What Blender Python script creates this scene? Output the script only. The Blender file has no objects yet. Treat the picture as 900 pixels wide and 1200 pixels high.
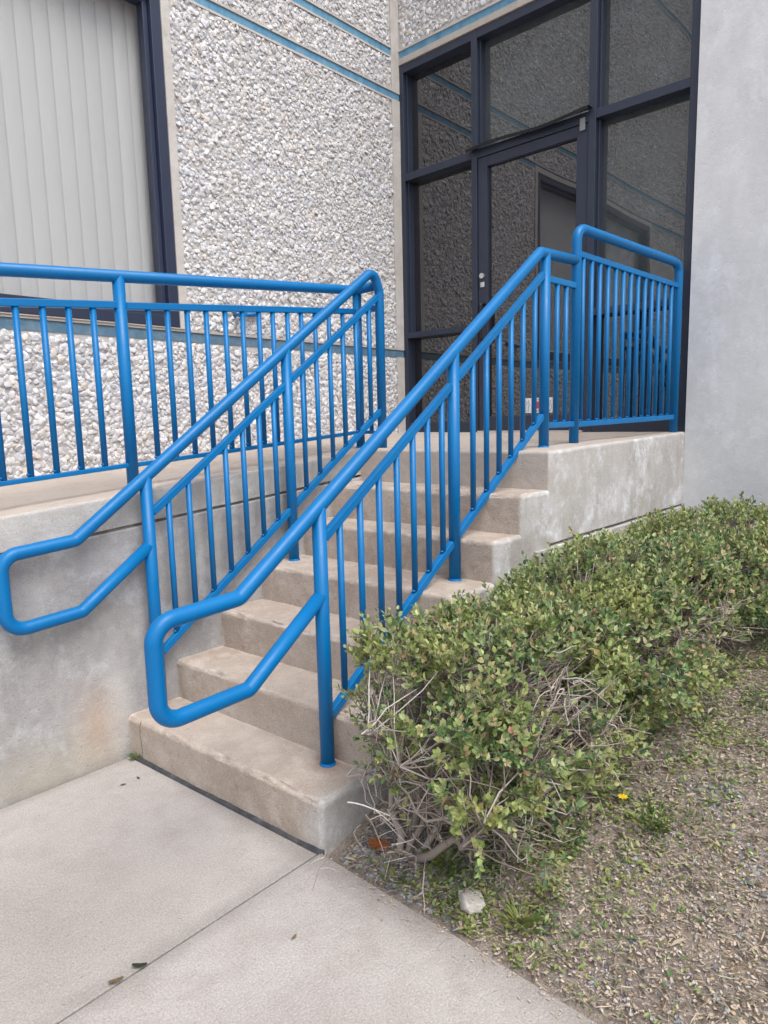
import bpy, bmesh, math, random
import numpy as np
from mathutils import Vector, Matrix, noise
random.seed(7); rng = np.random.default_rng(7)
R = math.radians
sc = bpy.context.scene
col = sc.collection

# ------------------------------------------------------------------ measured layout (metres)
W = 2.2533        # right side plane of stair and landing (y = -W)
RY = 1.1924       # ramp wall plane
X0, RUN, SK = -3.1096, 0.2285, 0.0761
RISE = 0.165
H = 7 * RISE
NOFF = {5: .032}
def nose(k, y): return X0 + (k - 1) * RUN + SK * (-RY - y) + NOFF.get(k, 0)
def landing_z(x): return H + .019 * (x + 1.83)
RM, RZ = 0.0758, 1.2789
def ramp_z(x): return RZ + RM * x

# ------------------------------------------------------------------ helpers
def tag(o, label=None, cat=None, group=None, kind=None):
    if label: o['label'] = label
    if cat: o['category'] = cat
    if group: o['group'] = group
    if kind: o['kind'] = kind
    return o
def empty(name, loc, label, cat, group=None):
    o = bpy.data.objects.new(name, None); o.location = loc; col.objects.link(o)
    o.empty_display_size = .1
    return tag(o, label, cat, group)
def link(name, me, mats, parent=None):
    o = bpy.data.objects.new(name, me); col.objects.link(o)
    if not isinstance(mats, (list, tuple)): mats = [mats]
    for m in mats: me.materials.append(m)
    if parent:
        o.parent = parent
        loc = Vector((0, 0, 0)); p = parent
        while p: loc += p.location; p = p.parent
        me.transform(Matrix.Translation(-loc))
    return o
def from_bm(name, bm, mats, parent=None, smooth=False):
    bmesh.ops.recalc_face_normals(bm, faces=bm.faces)
    me = bpy.data.meshes.new(name); bm.to_mesh(me); bm.free()
    if smooth:
        for p in me.polygons: p.use_smooth = True
    return link(name, me, mats, parent)
def from_np(name, V, F, mats, parent=None, smooth=False, matidx=None):
    me = bpy.data.meshes.new(name)
    V = np.asarray(V, np.float32); F = np.asarray(F, np.int32); n = F.shape[1]
    me.vertices.add(len(V)); me.vertices.foreach_set('co', V.ravel())
    me.loops.add(F.size); me.loops.foreach_set('vertex_index', F.ravel())
    me.polygons.add(len(F)); me.polygons.foreach_set('loop_start', np.arange(0, F.size, n, dtype=np.int32))
    me.update(calc_edges=True)
    me.polygons.foreach_set('use_smooth', np.full(len(F), smooth))
    if matidx is not None: me.polygons.foreach_set('material_index', np.asarray(matidx, np.int32))
    return link(name, me, mats, parent)
def add_box(bm, x0, x1, y0, y1, z0, z1, bev=0):
    r = bmesh.ops.create_cube(bm, size=1)
    vs = r['verts']
    for v in vs:
        v.co = Vector(((x0 + x1) / 2 + v.co.x * abs(x1 - x0), (y0 + y1) / 2 + v.co.y * abs(y1 - y0), (z0 + z1) / 2 + v.co.z * abs(z1 - z0)))
    if bev:
        es = list({e for v in vs for e in v.link_edges})
        bmesh.ops.bevel(bm, geom=es, offset=bev, segments=2, affect='EDGES', profile=.5)
def box(name, mat, parent, *a, bev=0):
    bm = bmesh.new(); add_box(bm, *a, bev=bev); return from_bm(name, bm, mat, parent)
def fillet(pts, rad):
    """polyline with rounded corners; rad = one radius per inner corner"""
    out = [Vector(pts[0])]
    for i in range(1, len(pts) - 1):
        p, a, b = Vector(pts[i]), Vector(pts[i - 1]), Vector(pts[i + 1])
        u, v = (a - p).normalized(), (b - p).normalized()
        ang = u.angle(v)
        r = rad[i - 1]; d = min(r / math.tan(ang / 2), (a - p).length * .49, (b - p).length * .49)
        s, e = p + u * d, p + v * d
        n = 10
        for k in range(n + 1):
            t = k / n
            # circular-looking quadratic blend
            w = 1 / max(math.sin(ang / 2), .2) * .0 + math.sin(ang / 2)
            den = (1 - t) ** 2 + 2 * w * t * (1 - t) + t * t
            out.append(((1 - t) ** 2 * s + 2 * w * t * (1 - t) * p + t * t * e) / den)
    out.append(Vector(pts[-1])); return out
def sweep(bm, pts, prof, up=None):
    """sweep a closed 2-D profile along a polyline"""
    pts = [Vector(p) for p in pts]
    rings = []; t0 = (pts[1] - pts[0]).normalized()
    ref = Vector(up) if up else (Vector((0, 0, 1)) if abs(t0.z) < .9 else Vector((0, 1, 0)))
    n = (ref - t0 * ref.dot(t0)).normalized()
    for i, p in enumerate(pts):
        if i == 0: t = t0
        elif i == len(pts) - 1: t = (pts[i] - pts[i - 1]).normalized()
        else: t = ((pts[i] - pts[i - 1]).normalized() + (pts[i + 1] - pts[i]).normalized()).normalized()
        n = (n - t * n.dot(t)).normalized(); b = t.cross(n)
        rings.append([bm.verts.new(p + n * u + b * v) for u, v in prof])
    m = len(prof)
    for a, b in zip(rings, rings[1:]):
        for k in range(m):
            bm.faces.new((a[k], a[(k + 1) % m], b[(k + 1) % m], b[k]))
    bm.faces.new(rings[0]); bm.faces.new(rings[-1][::-1])
def circ(r, n=20): return [(r * math.cos(2 * math.pi * k / n), r * math.sin(2 * math.pi * k / n)) for k in range(n)]
def rsq(w, h, c=.003):
    o = []
    for sx, sy, a0 in ((1, 1, 0), (-1, 1, 90), (-1, -1, 180), (1, -1, 270)):
        for a in (0, 45, 90):
            t = R(a0 + a); o.append((sx * (h / 2 - c) + c * math.cos(t), sy * (w / 2 - c) + c * math.sin(t)))
    return o
def tube(name, pts, r, mat, parent, n=20):
    bm = bmesh.new(); sweep(bm, pts, circ(r, n))
    o = from_bm(name, bm, mat, parent)
    for p in o.data.polygons: p.use_smooth = len(p.vertices) == 4
    return o
def bar(name, a, b, w, h, mat, parent):
    bm = bmesh.new(); sweep(bm, [a, b], rsq(w, h)); return from_bm(name, bm, mat, parent)

def rough(v, amp=.0022, f=5.0):
    q = noise.noise_vector(v * f) * amp + noise.noise_vector(v * f * 4.3) * amp * .45
    return v + q
def block(quad, z0, z1, edges, bev=.012, cut=.045, name='block', mat=None, parent=None, amp=.0022, chip=False):
    """concrete block on a plan quad ((x,y) x4, counter-clockwise from front-left...);
    z1 may be a function of (x, y); edges: function(mid, dir) -> bevel radius or 0"""
    bm = bmesh.new()
    lo = [bm.verts.new((x, y, z0)) for x, y in quad]
    hi = [bm.verts.new((x, y, z1(x, y) if callable(z1) else z1)) for x, y in quad]
    bm.faces.new(lo[::-1]); bm.faces.new(hi)
    n = len(quad)
    for i in range(n):
        bm.faces.new((lo[i], lo[(i + 1) % n], hi[(i + 1) % n], hi[i]))
    bm.normal_update()
    sel = [e for e in bm.edges if edges((e.verts[0].co + e.verts[1].co) / 2, (e.verts[1].co - e.verts[0].co).normalized())]
    if sel: bmesh.ops.bevel(bm, geom=sel, offset=bev, segments=4, affect='EDGES', profile=.5)
    xs = [v.co.x for v in bm.verts]; ys = [v.co.y for v in bm.verts]; zs = [v.co.z for v in bm.verts]
    for ax, vals in ((0, xs), (1, ys), (2, zs)):
        a, b = min(vals), max(vals); k = int((b - a) / cut)
        for i in range(1, k + 1):
            co = [0, 0, 0]; no = [0, 0, 0]; co[ax] = a + (b - a) * i / (k + 1); no[ax] = 1
            bmesh.ops.bisect_plane(bm, geom=bm.verts[:] + bm.edges[:] + bm.faces[:], plane_co=co, plane_no=no)
    if chip:
        bm.normal_update()
        for v in bm.verts:
            if v.normal.z > .25 and v.normal.x < -.12 or (v.normal.z > .25 and v.normal.y < -.2):
                c = max(0, noise.noise(v.co * 23) - .12) * .022 + max(0, noise.noise(v.co * 60) - .2) * .010
                v.co -= v.normal * c
    for v in bm.verts: v.co = rough(v.co, amp)
    o = from_bm(name, bm, mat, parent, smooth=True)
    o.data.set_sharp_from_angle(angle=R(50))
    return o

# ------------------------------------------------------------------ materials
class N:
    def __init__(s, name):
        s.m = bpy.data.materials.new(name); s.m.use_nodes = True
        s.t = s.m.node_tree; s.t.nodes.clear()
        s.out = s.t.nodes.new('ShaderNodeOutputMaterial'); s.b = s.t.nodes.new('ShaderNodeBsdfPrincipled')
        s.t.links.new(s.b.outputs[0], s.out.inputs[0])
        s.pos = s.t.nodes.new('ShaderNodeNewGeometry').outputs['Position']
    def n(s, k, **kw):
        x = s.t.nodes.new('ShaderNode' + k)
        for a, v in kw.items():
            if a in x.inputs: s.set(x.inputs[a], v)
            else: setattr(x, a, v)
        return x
    def set(s, sock, v):
        if isinstance(v, bpy.types.NodeSocket): s.t.links.new(v, sock)
        else: sock.default_value = v
    def noise(s, scale, det=4, rough=.55, vec=None, dist=0):
        x = s.n('TexNoise'); x.inputs['Scale'].default_value = scale; x.inputs['Detail'].default_value = det
        x.inputs['Roughness'].default_value = rough; x.inputs['Distortion'].default_value = dist
        s.set(x.inputs['Vector'], vec or s.pos); return x.outputs['Fac']
    def ramp(s, fac, stops, interp='LINEAR'):
        x = s.n('ValToRGB'); r = x.color_ramp; r.interpolation = interp
        while len(r.elements) < len(stops): r.elements.new(.5)
        for e, (p, c) in zip(r.elements, stops):
            e.position = p; e.color = (*c, 1) if isinstance(c, (tuple, list)) else (c, c, c, 1)
        s.set(x.inputs[0], fac); return x.outputs[0]
    def mix(s, fac, a, b, mode='MIX'):
        x = s.n('Mix', data_type='RGBA', blend_type=mode)
        s.set(x.inputs[0], fac)
        for i, v in ((6, a), (7, b)):
            if isinstance(v, (tuple, list)): v = (*v, 1)[:4]
            elif isinstance(v, (int, float)): v = (v, v, v, 1)
            s.set(x.inputs[i], v)
        return x.outputs[2]
    def math(s, op, a, b=0.0, clamp=False):
        x = s.n('Math', operation=op, use_clamp=clamp); s.set(x.inputs[0], a); s.set(x.inputs[1], b); return x.outputs[0]
    def blob(s, c, rad, soft, stretch=(1, 1, 1), wob=.35, scale=7):
        """irregular patch around point c (a stain of its own shape)"""
        v = s.n('VectorMath', operation='SUBTRACT'); s.set(v.inputs[0], s.pos); v.inputs[1].default_value = c
        m = s.n('VectorMath', operation='MULTIPLY'); s.set(m.inputs[0], v.outputs[0]); m.inputs[1].default_value = stretch
        l = s.n('VectorMath', operation='LENGTH'); s.set(l.inputs[0], m.outputs[0])
        nz = s.noise(scale, 5, .65)
        d = s.math('ADD', l.outputs['Value'], s.math('MULTIPLY', s.math('SUBTRACT', nz, .5), wob * 2 * rad))
        mr = s.n('MapRange', clamp=True); s.set(mr.inputs[0], d)
        mr.inputs[1].default_value = rad * (1 - soft); mr.inputs[2].default_value = rad; mr.inputs[3].default_value = 1; mr.inputs[4].default_value = 0
        return mr.outputs[0]
    def bump(s, h, dist=.002, strength=1, prev=None):
        x = s.n('Bump'); x.inputs['Distance'].default_value = dist; x.inputs['Strength'].default_value = strength
        s.set(x.inputs['Height'], h)
        if prev: s.set(x.inputs['Normal'], prev)
        return x.outputs[0]
    def fin(s, color=None, rough=.8, normal=None, spec=.3, **kw):
        if color is not None: s.set(s.b.inputs['Base Color'], (*color, 1) if isinstance(color, tuple) else color)
        s.set(s.b.inputs['Roughness'], rough); s.b.inputs['Specular IOR Level'].default_value = spec
        if normal: s.set(s.b.inputs['Normal'], normal)
        for k, v in kw.items(): s.set(s.b.inputs[k], v)
        return s.m

def stretch(m, v):
    x = m.n('VectorMath', operation='MULTIPLY'); m.set(x.inputs[0], m.pos); x.inputs[1].default_value = v; return x.outputs[0]

def concrete(name, c0, c1, c2, speck=.35, blobs=(), streak=0.0, pit=.0018, grain=260, white=None, splash=0, rgh=.005, wear=0):
    m = N(name)
    big = m.noise(1.7, 6, .6, dist=.6)
    mid = m.noise(9, 6, .65)
    c = m.mix(m.ramp(big, [(.35, 0.), (.66, 1.)]), c0, c1)
    c = m.mix(m.ramp(mid, [(.46, 0.), (.72, 1.)]), c, c2)
    if streak:
        st = m.noise(2.2, 6, .7, vec=stretch(m, (3.2, 3.2, .7)), dist=.4)
        c = m.mix(m.math('MULTIPLY', m.ramp(st, [(.42, 0.), (.68, 1.)]), streak), c, tuple(x * .55 for x in c0))
    if white:
        wn = m.noise(5.5, 9, .78, vec=stretch(m, (1.1, 1.1, 1.0)), dist=.25)
        c = m.mix(m.math('MULTIPLY', m.ramp(wn, [(.50, 0.), (.66, 1.)]), white[1]), c, white[0])
    for (cc, r, so, stv, colr, a) in blobs:
        c = m.mix(m.math('MULTIPLY', m.blob(cc, r, so, stv), a), c, colr)
    fine = m.noise(grain, 3, .7)
    c = m.mix(speck, c, m.ramp(fine, [(.3, .28), (.5, .5), (.72, .82)]), 'OVERLAY')
    vor = m.n('TexVoronoi', feature='F1'); vor.inputs['Scale'].default_value = 95; m.set(vor.inputs['Vector'], m.pos)
    sand = m.ramp(vor.outputs['Distance'], [(.08, 1.), (.3, 0.)])
    sel = m.ramp(m.noise(40, 2), [(.56, 0.), (.62, 1.)])
    c = m.mix(m.math('MULTIPLY', m.math('MULTIPLY', sand, sel), .28), c, tuple(x * 1.35 for x in c0))
    if splash:
        dk = m.ramp(m.noise(30, 4, .7), [(.60, 0.), (.70, 1.)])
        c = m.mix(m.math('MULTIPLY', dk, splash), c, tuple(x * .5 for x in c0))
    if wear:
        pt = m.t.nodes.new('ShaderNodeNewGeometry').outputs['Pointiness']
        ew = m.math('MULTIPLY', m.ramp(pt, [(.515, 0.), (.56, 1.)]), m.ramp(m.noise(18, 5, .7), [(.38, .15), (.6, 1.)]))
        c = m.mix(m.math('MULTIPLY', ew, wear), c, tuple(min(1, x * 1.3) for x in c2))
    if wear > .55:
        sp = m.n('SeparateXYZ'); m.set(sp.inputs[0], m.pos)
        yy = m.math('ADD', sp.outputs[1], m.math('ADD', m.math('MULTIPLY', m.noise(14, 3, vec=stretch(m, (0, 0, 1))), .035), 1.262))
        ln = m.math('LESS_THAN', m.math('ABSOLUTE', yy), .0016)
        ln = m.math('MULTIPLY', ln, m.math('LESS_THAN', sp.outputs[0], -3.085)); ln = m.math('MULTIPLY', ln, m.math('LESS_THAN', sp.outputs[2], .16))
        c = m.mix(ln, c, (.07, .06, .05))
    nrm = m.bump(m.noise(22, 6, .65), rgh)
    nrm = m.bump(fine, pit, 1, nrm)
    pits = m.n('TexVoronoi', feature='F1'); pits.inputs['Scale'].default_value = 34; m.set(pits.inputs['Vector'], m.pos)
    pr = m.ramp(pits.outputs['Distance'], [(.05, 0.), (.14, 1.)])
    nrm = m.bump(pr, .0025, .6, nrm)
    return m.fin(c, .88, nrm, .25)

RUST = ((-2.852, -2.09, RISE), .085, .8, (1, 1, 1), (.20, .115, .065), .75)
M = {}
M['step'] = concrete('stair_concrete', (.465, .395, .34), (.375, .305, .255), (.53, .465, .41), .5, splash=.45, pit=.003, rgh=.008, wear=.6,
    blobs=[RUST, ((-2.128, -2.09, 4 * RISE), .065, .8, (1, 1, 1), (.22, .14, .09), .6), ((-2.268, -1.25, 4 * RISE), .06, .8, (1, 1, 1), (.60, .58, .55), .6),
           ((-2.45, -1.2, .5), .16, .9, (.5, 2, 1), (.24, .22, .20), .35), ((-2.9, -1.25, .1), .13, .9, (1, 1.5, .8), (.25, .22, .20), .4),
           ((-3.0, -2.30, .05), .20, .7, (1, 1.3, 1), (.55, .56, .56), .7),
           ((-2.2, -2.34, .55), .34, .6, (1, 3, .8), (.58, .58, .57), .6),
           ((-2.85, -1.75, .17), .25, .9, (1, .5, 3), (.50, .45, .41), .35),
           ((-2.1, -1.21, .62), .2, .9, (.6, 2, 1), (.22, .20, .18), .35)])
M['landing'] = concrete('landing_concrete', (.42, .36, .315), (.46, .41, .37), (.38, .33, .29), .35, wear=.5)
M['landing_side'] = concrete('landing_side_concrete', (.46, .44, .425), (.39, .365, .34), (.52, .52, .53), .35, streak=.35, white=((.74, .76, .80), .75))
M['ramp_top'] = concrete('ramp_top_concrete', (.42, .36, .315), (.47, .41, .37), (.39, .335, .29), .35)
M['ramp_lip'] = concrete('ramp_lip_concrete', (.44, .42, .40), (.38, .365, .35), (.50, .49, .48), .3, streak=.25, white=((.62, .62, .63), .3))
M['ramp_wall'] = concrete('ramp_wall_concrete', (.365, .35, .345), (.28, .275, .28), (.42, .41, .40), .35, streak=.35, white=((.58, .60, .63), .45),
    blobs=[((-3.23, -1.19, .17), .17, .9, (1.3, 1, .75), (.50, .34, .22), .5),
           ((-3.45, -1.19, .02), .30, .9, (.7, 1, 1.4), (.42, .38, .28), .45),
           ((-3.72, -1.19, .28), .18, .9, (1, 1, 1), (.42, .35, .29), .4),
           ((-3.14, -1.19, .25), .22, .8, (2.6, 1, .8), (.52, .50, .48), .5)])
M['side_wall'] = concrete('smooth_wall_concrete', (.64, .645, .66), (.58, .585, .60), (.67, .675, .69), .25, streak=.14, white=((.74, .76, .80), .6), pit=.0007, rgh=.0018,
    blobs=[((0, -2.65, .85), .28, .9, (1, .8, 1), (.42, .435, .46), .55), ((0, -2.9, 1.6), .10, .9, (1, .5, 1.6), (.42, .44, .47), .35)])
M['walk'] = concrete('sidewalk_concrete', (.362, .336, .318), (.395, .370, .352), (.330, .303, .285), .5, pit=.002, splash=.12, grain=190,
    blobs=[((-3.7, -1.9, 0), .5, .95, (1, 1, 1), (.27, .245, .225), .55),
           ((-3.031, -3.0, 0), .10, .95, (1, .06, 1), (.20, .17, .15), .45), ((-3.5, -2.24, 0), .06, .95, (.07, 1, 1), (.20, .185, .17), .5),
           ((-3.07, -1.8, 0), .07, .95, (1, .1, 1), (.19, .175, .165), .55), ((-3.8, -1.21, 0), .06, .95, (.06, 1, 1), (.19, .175, .165), .5),
           ((-3.55, -2.75, 0), .22, .9, (1, .6, 1), (.26, .24, .225), .35)])
M['border'] = concrete('panel_border_concrete', (.47, .44, .41), (.52, .50, .48), (.42, .39, .36), .25)
M['sill'] = concrete('sill_concrete', (.40, .36, .32), (.44, .40, .36), (.36, .33, .30), .25)

m = N('joint_filler'); M['joint'] = m.fin(m.ramp(m.noise(40), [(.35, (.05, .05, .055)), (.7, (.13, .13, .14))]), .9)
m = N('dirty_gap'); M['gap'] = m.fin(m.ramp(m.noise(30, 5, .7), [(.35, (.14, .12, .11)), (.7, (.28, .26, .25))]), .9)
m = N('grey_caulk'); M['caulk'] = m.fin(m.ramp(m.noise(26, 6, .7), [(.38, (.045, .046, .052)), (.66, (.085, .085, .09)), (.80, (.2, .19, .18))]), .85, m.bump(m.noise(60, 4), .004))
m = N('soil'); c = m.ramp(m.noise(14, 6, .7), [(.3, (.26, .215, .185)), (.5, (.37, .31, .265)), (.7, (.46, .39, .335))])
c = m.mix(.6, c, m.ramp(m.noise(150, 4, .8), [(.3, .15), (.5, .5), (.75, .85)]), 'OVERLAY')
M['soil'] = m.fin(c, .95, m.bump(m.noise(60, 6, .75), .02))

# blue paint
m = N('blue_paint')
c = m.mix(m.ramp(m.noise(3.5, 3), [(.35, 0.), (.7, 1.)]), (.0, .128, .352), (.0, .146, .392))
c = m.mix(m.math('MULTIPLY', m.ramp(m.noise(75, 4, .7), [(.66, 0.), (.73, 1.)]), .45), c, (.004, .10, .30))
M['blue'] = m.fin(c, m.ramp(m.noise(20, 4), [(.3, .33), (.7, .46)]), m.bump(m.noise(85, 3), .00035), .32)
m = N('weathered_blue_stripe')
c = m.mix(m.ramp(m.noise(11, 6, .7, vec=stretch(m, (1, 1, .4))), [(.38, 0.), (.68, 1.)]), (.075, .22, .36), (.17, .33, .45))
M['stripe'] = m.fin(c, .7, m.bump(m.noise(120), .001))
m = N('faded_blue_stripe')
c = m.mix(m.ramp(m.noise(13, 6, .7), [(.38, 0.), (.68, 1.)]), (.075, .15, .225), (.14, .215, .28))
M['stripe_low'] = m.fin(c, .7, m.bump(m.noise(120), .001))

# pebbles
m = N('pebble')
isl = m.t.nodes.new('ShaderNodeNewGeometry').outputs['Random Per Island']
c = m.ramp(isl, [(0, (.52, .52, .55)), (.14, (.60, .60, .63)), (.27, (.47, .49, .53)), (.4, (.62, .60, .60)), (.50, (.55, .55, .58)), (.60, (.54, .49, .44)),
                 (.65, (.64, .64, .65)), (.79, (.50, .51, .55)), (.88, (.58, .555, .54)), (.955, (.38, .385, .41)), (1, (.56, .53, .50))], 'CONSTANT')
c = m.mix(m.ramp(m.noise(2.2, 4, .6), [(.42, .08), (.70, .50)]), c, (.58, .545, .51))
c = m.mix(.35, c, m.ramp(m.noise(120, 4, .6), [(.3, .3), (.7, .72)]), 'OVERLAY')
M['pebble'] = m.fin(c, .62, m.bump(m.noise(160, 4), .0012), .4)
m = N('pebble_matrix')
M['matrix'] = m.fin(m.ramp(m.noise(30, 5, .7), [(.3, (.38, .37, .37)), (.7, (.52, .505, .495))]), .95, m.bump(m.noise(120), .003))

# metal frame, glass, blinds
m = N('dark_frame'); M['frame'] = m.fin(m.mix(m.noise(6), (.018, .025, .046), (.028, .037, .062)), .45, None, .5)
m = N('window_frame_dark'); M['wframe'] = m.fin(m.mix(m.noise(6), (.014, .021, .048), (.022, .031, .066)), .42, None, .5)
def dark_glass(name, base, ior, wav=.0022):
    m = N(name)
    nr = m.bump(m.noise(1.5, 1, .4), wav)
    dust = m.ramp(m.noise(4, 5, .7), [(.35, 0.), (.75, 1.)])
    c = m.mix(dust, tuple(b * .75 for b in base), tuple(b * 1.3 for b in base))
    m.fin(c, .015, nr, .5); m.b.inputs['IOR'].default_value = ior
    return m.m
M['glass'] = dark_glass('tinted_door_glass', (.016, .0155, .019), 2.05)
M['glass_hi'] = dark_glass('tinted_top_glass', (.052, .060, .064), 1.95)
m = N('window_glass'); m.t.nodes.remove(m.b)
tr = m.n('BsdfTransparent'); tr.inputs[0].default_value = (.93, .94, .95, 1)
gl = m.n('BsdfGlossy'); gl.inputs['Roughness'].default_value = .01
fr = m.n('Fresnel'); fr.inputs[0].default_value = 1.5
bf = m.t.nodes.new('ShaderNodeNewGeometry').outputs['Backfacing']
ff = m.math('MULTIPLY', fr.outputs[0], m.math('SUBTRACT', 1.0, bf))     # reflect on the outer face only
ms = m.n('MixShader'); m.set(ms.inputs[0], ff); m.set(ms.inputs[1], tr.outputs[0]); m.set(ms.inputs[2], gl.outputs[0])
m.t.links.new(ms.outputs[0], m.out.inputs[0]); M['clear'] = m.m
m = N('blind_fabric')
isl = m.t.nodes.new('ShaderNodeNewGeometry').outputs['Random Per Island']
c = m.mix(isl, (.545, .53, .515), (.575, .56, .54))
M['blind'] = m.fin(c, .8, m.bump(m.noise(300), .0004), .2)
m = N('room_dark'); M['room'] = m.fin((.03, .03, .033), .9)
m = N('brushed_lock'); M['lock'] = m.fin((.62, .62, .63), .3, None, .5, Metallic=.6)
m = N('black_metal'); M['black'] = m.fin((.012, .012, .015), .4)
m = N('sticker_white'); M['white'] = m.fin((.72, .72, .74), .5)
m = N('sticker_red'); M['red'] = m.fin((.52, .05, .06), .5)
m = N('sticker_ink'); M['ink'] = m.fin((.05, .05, .06), .6)
m = N('white_latch'); M['latch'] = m.fin((.22, .235, .25), .5)

# vegetation
def leafmat(name, stops, tr=.25, rough=.42, spec=.45):
    m = N(name)
    isl = m.t.nodes.new('ShaderNodeNewGeometry').outputs['Random Per Island']
    c = m.ramp(isl, stops)
    patch = m.noise(5.5, 3)
    c = m.mix(m.ramp(patch, [(.42, 0.), (.62, .5)]), c, (.34, .36, .09))
    m.fin(c, rough, None, spec)
    t = m.n('BsdfTranslucent'); m.set(t.inputs[0], c)
    x = m.n('MixShader'); x.inputs[0].default_value = tr
    m.t.links.new(m.b.outputs[0], x.inputs[1]); m.t.links.new(t.outputs[0], x.inputs[2]); m.t.links.new(x.outputs[0], m.out.inputs[0])
    return m.m
M['leaf'] = leafmat('hedge_leaf', [(0, (.035, .095, .040)), (.18, (.075, .165, .065)), (.34, (.16, .27, .10)), (.46, (.29, .38, .13)),
    (.62, (.42, .48, .20)), (.76, (.25, .32, .20)), (.86, (.50, .50, .24)), (.93, (.46, .40, .22)), (.98, (.48, .31, .19)), (1, (.36, .19, .12))])
m = N('twig_bark'); isl = m.t.nodes.new('ShaderNodeNewGeometry').outputs['Random Per Island']
c = m.ramp(isl, [(0, (.19, .15, .125)), (.45, (.31, .255, .225)), (.8, (.44, .39, .36)), (1, (.56, .52, .49))])
M['bark'] = m.fin(c, .85, m.bump(m.noise(120), .002))
m = N('mulch_chips'); isl = m.t.nodes.new('ShaderNodeNewGeometry').outputs['Random Per Island']
c = m.ramp(isl, [(0, (.26, .22, .19)), (.14, (.38, .315, .26)), (.28, (.50, .41, .32)), (.42, (.40, .35, .31)), (.55, (.54, .44, .33)), (.66, (.32, .27, .24)),
                 (.76, (.54, .47, .39)), (.84, (.45, .32, .21)), (.89, (.36, .39, .18)), (.96, (.29, .30, .33)), (1, (.56, .53, .49))])
M['mulch'] = m.fin(c, .85, None, .2)
M['weed'] = leafmat('weed_leaf', [(0, (.06, .13, .05)), (.35, (.12, .20, .07)), (.7, (.24, .30, .11)), (.85, (.36, .33, .15)), (1, (.20, .26, .10))])
m = N('grey_gravel'); isl = m.t.nodes.new('ShaderNodeNewGeometry').outputs['Random Per Island']
M['gravel'] = m.fin(m.ramp(isl, [(0, (.10, .105, .13)), (.5, (.19, .195, .22)), (1, (.34, .335, .34))]), .8)
m = N('pale_stone'); M['stone'] = m.fin(m.ramp(m.noise(30, 6, .7), [(.3, (.40, .37, .33)), (.7, (.60, .57, .53))]), .85, m.bump(m.noise(60, 6), .006))
m = N('orange_leaf'); M['orange'] = m.fin(m.ramp(m.noise(90), [(.3, (.42, .13, .045)), (.7, (.55, .20, .07))]), .7)
m = N('brown_leaf'); M['brown'] = m.fin(m.ramp(m.noise(90), [(.3, (.20, .14, .08)), (.7, (.38, .28, .16))]), .7)
m = N('dark_leaf'); M['darkleaf'] = m.fin((.06, .07, .045), .7)
m = N('yellow_petal'); M['yellow'] = m.fin((.75, .55, .02), .6)
m = N('shade_green'); M['moss'] = m.fin((.05, .11, .05), .8)

# ------------------------------------------------------------------ terrain
def ground_z(x, y):
    if x < -3.03: return -.035
    t = min(max(x + 3.03, 0), 3.1)
    s = .215 * t
    s *= 1 if y > -7 else max(0, 1 - (-7 - y) / 12)
    e = min(1, (x + 3.03) / .25)
    n = noise.noise(Vector((x * 3, y * 3, 0))) * .02 + noise.noise(Vector((x * 11, y * 11, 3))) * .010
    return -.022 * (1 - e) - .004 + s + n * e
def axis(lo, hi, f0, f1, step):
    a = list(np.arange(f0, f1 + 1e-6, step)); d = step; v = f1
    while v < hi: d *= 1.35; v += d; a.append(min(v, hi))
    d = step; v = f0
    while v > lo: d *= 1.35; v -= d; a.insert(0, max(v, lo))
    return a
gx = axis(-400, 400, -3.03, -.0, .03); gy = axis(-400, 400, -4.3, -2.2, .03)
V = []; F = []
for x in gx:
    for y in gy: V.append((x, y, ground_z(x, y)))
ny = len(gy)
for i in range(len(gx) - 1):
    for j in range(ny - 1):
        a = i * ny + j; F.append((a, a + ny, a + ny + 1, a + 1))
g = from_np('ground', V, F, M['soil'], smooth=True); tag(g, 'bare brown soil under the mulch beside the sidewalk', 'ground', kind='structure')

# sidewalk slabs: one mesh, tooled joint between the slabs
bm = bmesh.new()
def slab(bm, quad, z0=-.12, z1=0.0, bev=.0045):
    lo = [bm.verts.new((x, y, z0)) for x, y in quad]; hi = [bm.verts.new((x, y, z1)) for x, y in quad]
    bm.faces.new(lo[::-1]); f = bm.faces.new(hi)
    for i in range(len(quad)):
        bm.faces.new((lo[i], lo[(i + 1) % len(quad)], hi[(i + 1) % len(quad)], hi[i]))
    bmesh.ops.bevel(bm, geom=list(f.edges), offset=bev, segments=3, affect='EDGES', profile=.6)
JY = -2.2406
slab(bm, [(nose(1, -RY) - .014, -RY - .022), (-4.62, -RY - .022), (-4.62, JY + .0025), (nose(1, JY) - .014, JY + .0025)])
slab(bm, [(-3.031, JY - .0025), (-4.62, JY - .0025), (-4.62, -3.85), (-3.031, -3.85)])
for k in range(8):
    slab(bm, [(-3.031, -3.858 - 1.6 * k), (-4.62, -3.858 - 1.6 * k), (-4.62, -5.45 - 1.6 * k), (-3.031, -5.45 - 1.6 * k)])
for k in range(6):
    slab(bm, [(-4.628 - 1.6 * k, -RY - .022), (-6.22 - 1.6 * k, -RY - .022), (-6.22 - 1.6 * k, JY - .5), (-4.628 - 1.6 * k, JY - .5)])
sw = from_bm('sidewalk', bm, M['walk']); tag(sw, 'pale concrete sidewalk slabs at the foot of the steps', 'sidewalk', kind='structure')
bm = bmesh.new(); add_box(bm, -8, -3.036, -RY - .10, -RY - .001, -.10, -.012); add_box(bm, nose(1, -RY) - .10, -3.036, -2.24, -RY - .10, -.10, -.0135)
add_box(bm, -4.62, -3.04, JY - .02, JY + .02, -.1, -.005)
j = from_bm('joint_filler', bm, M['joint']); tag(j, 'dark joint line round the sidewalk slab', 'joint', kind='structure')

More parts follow.
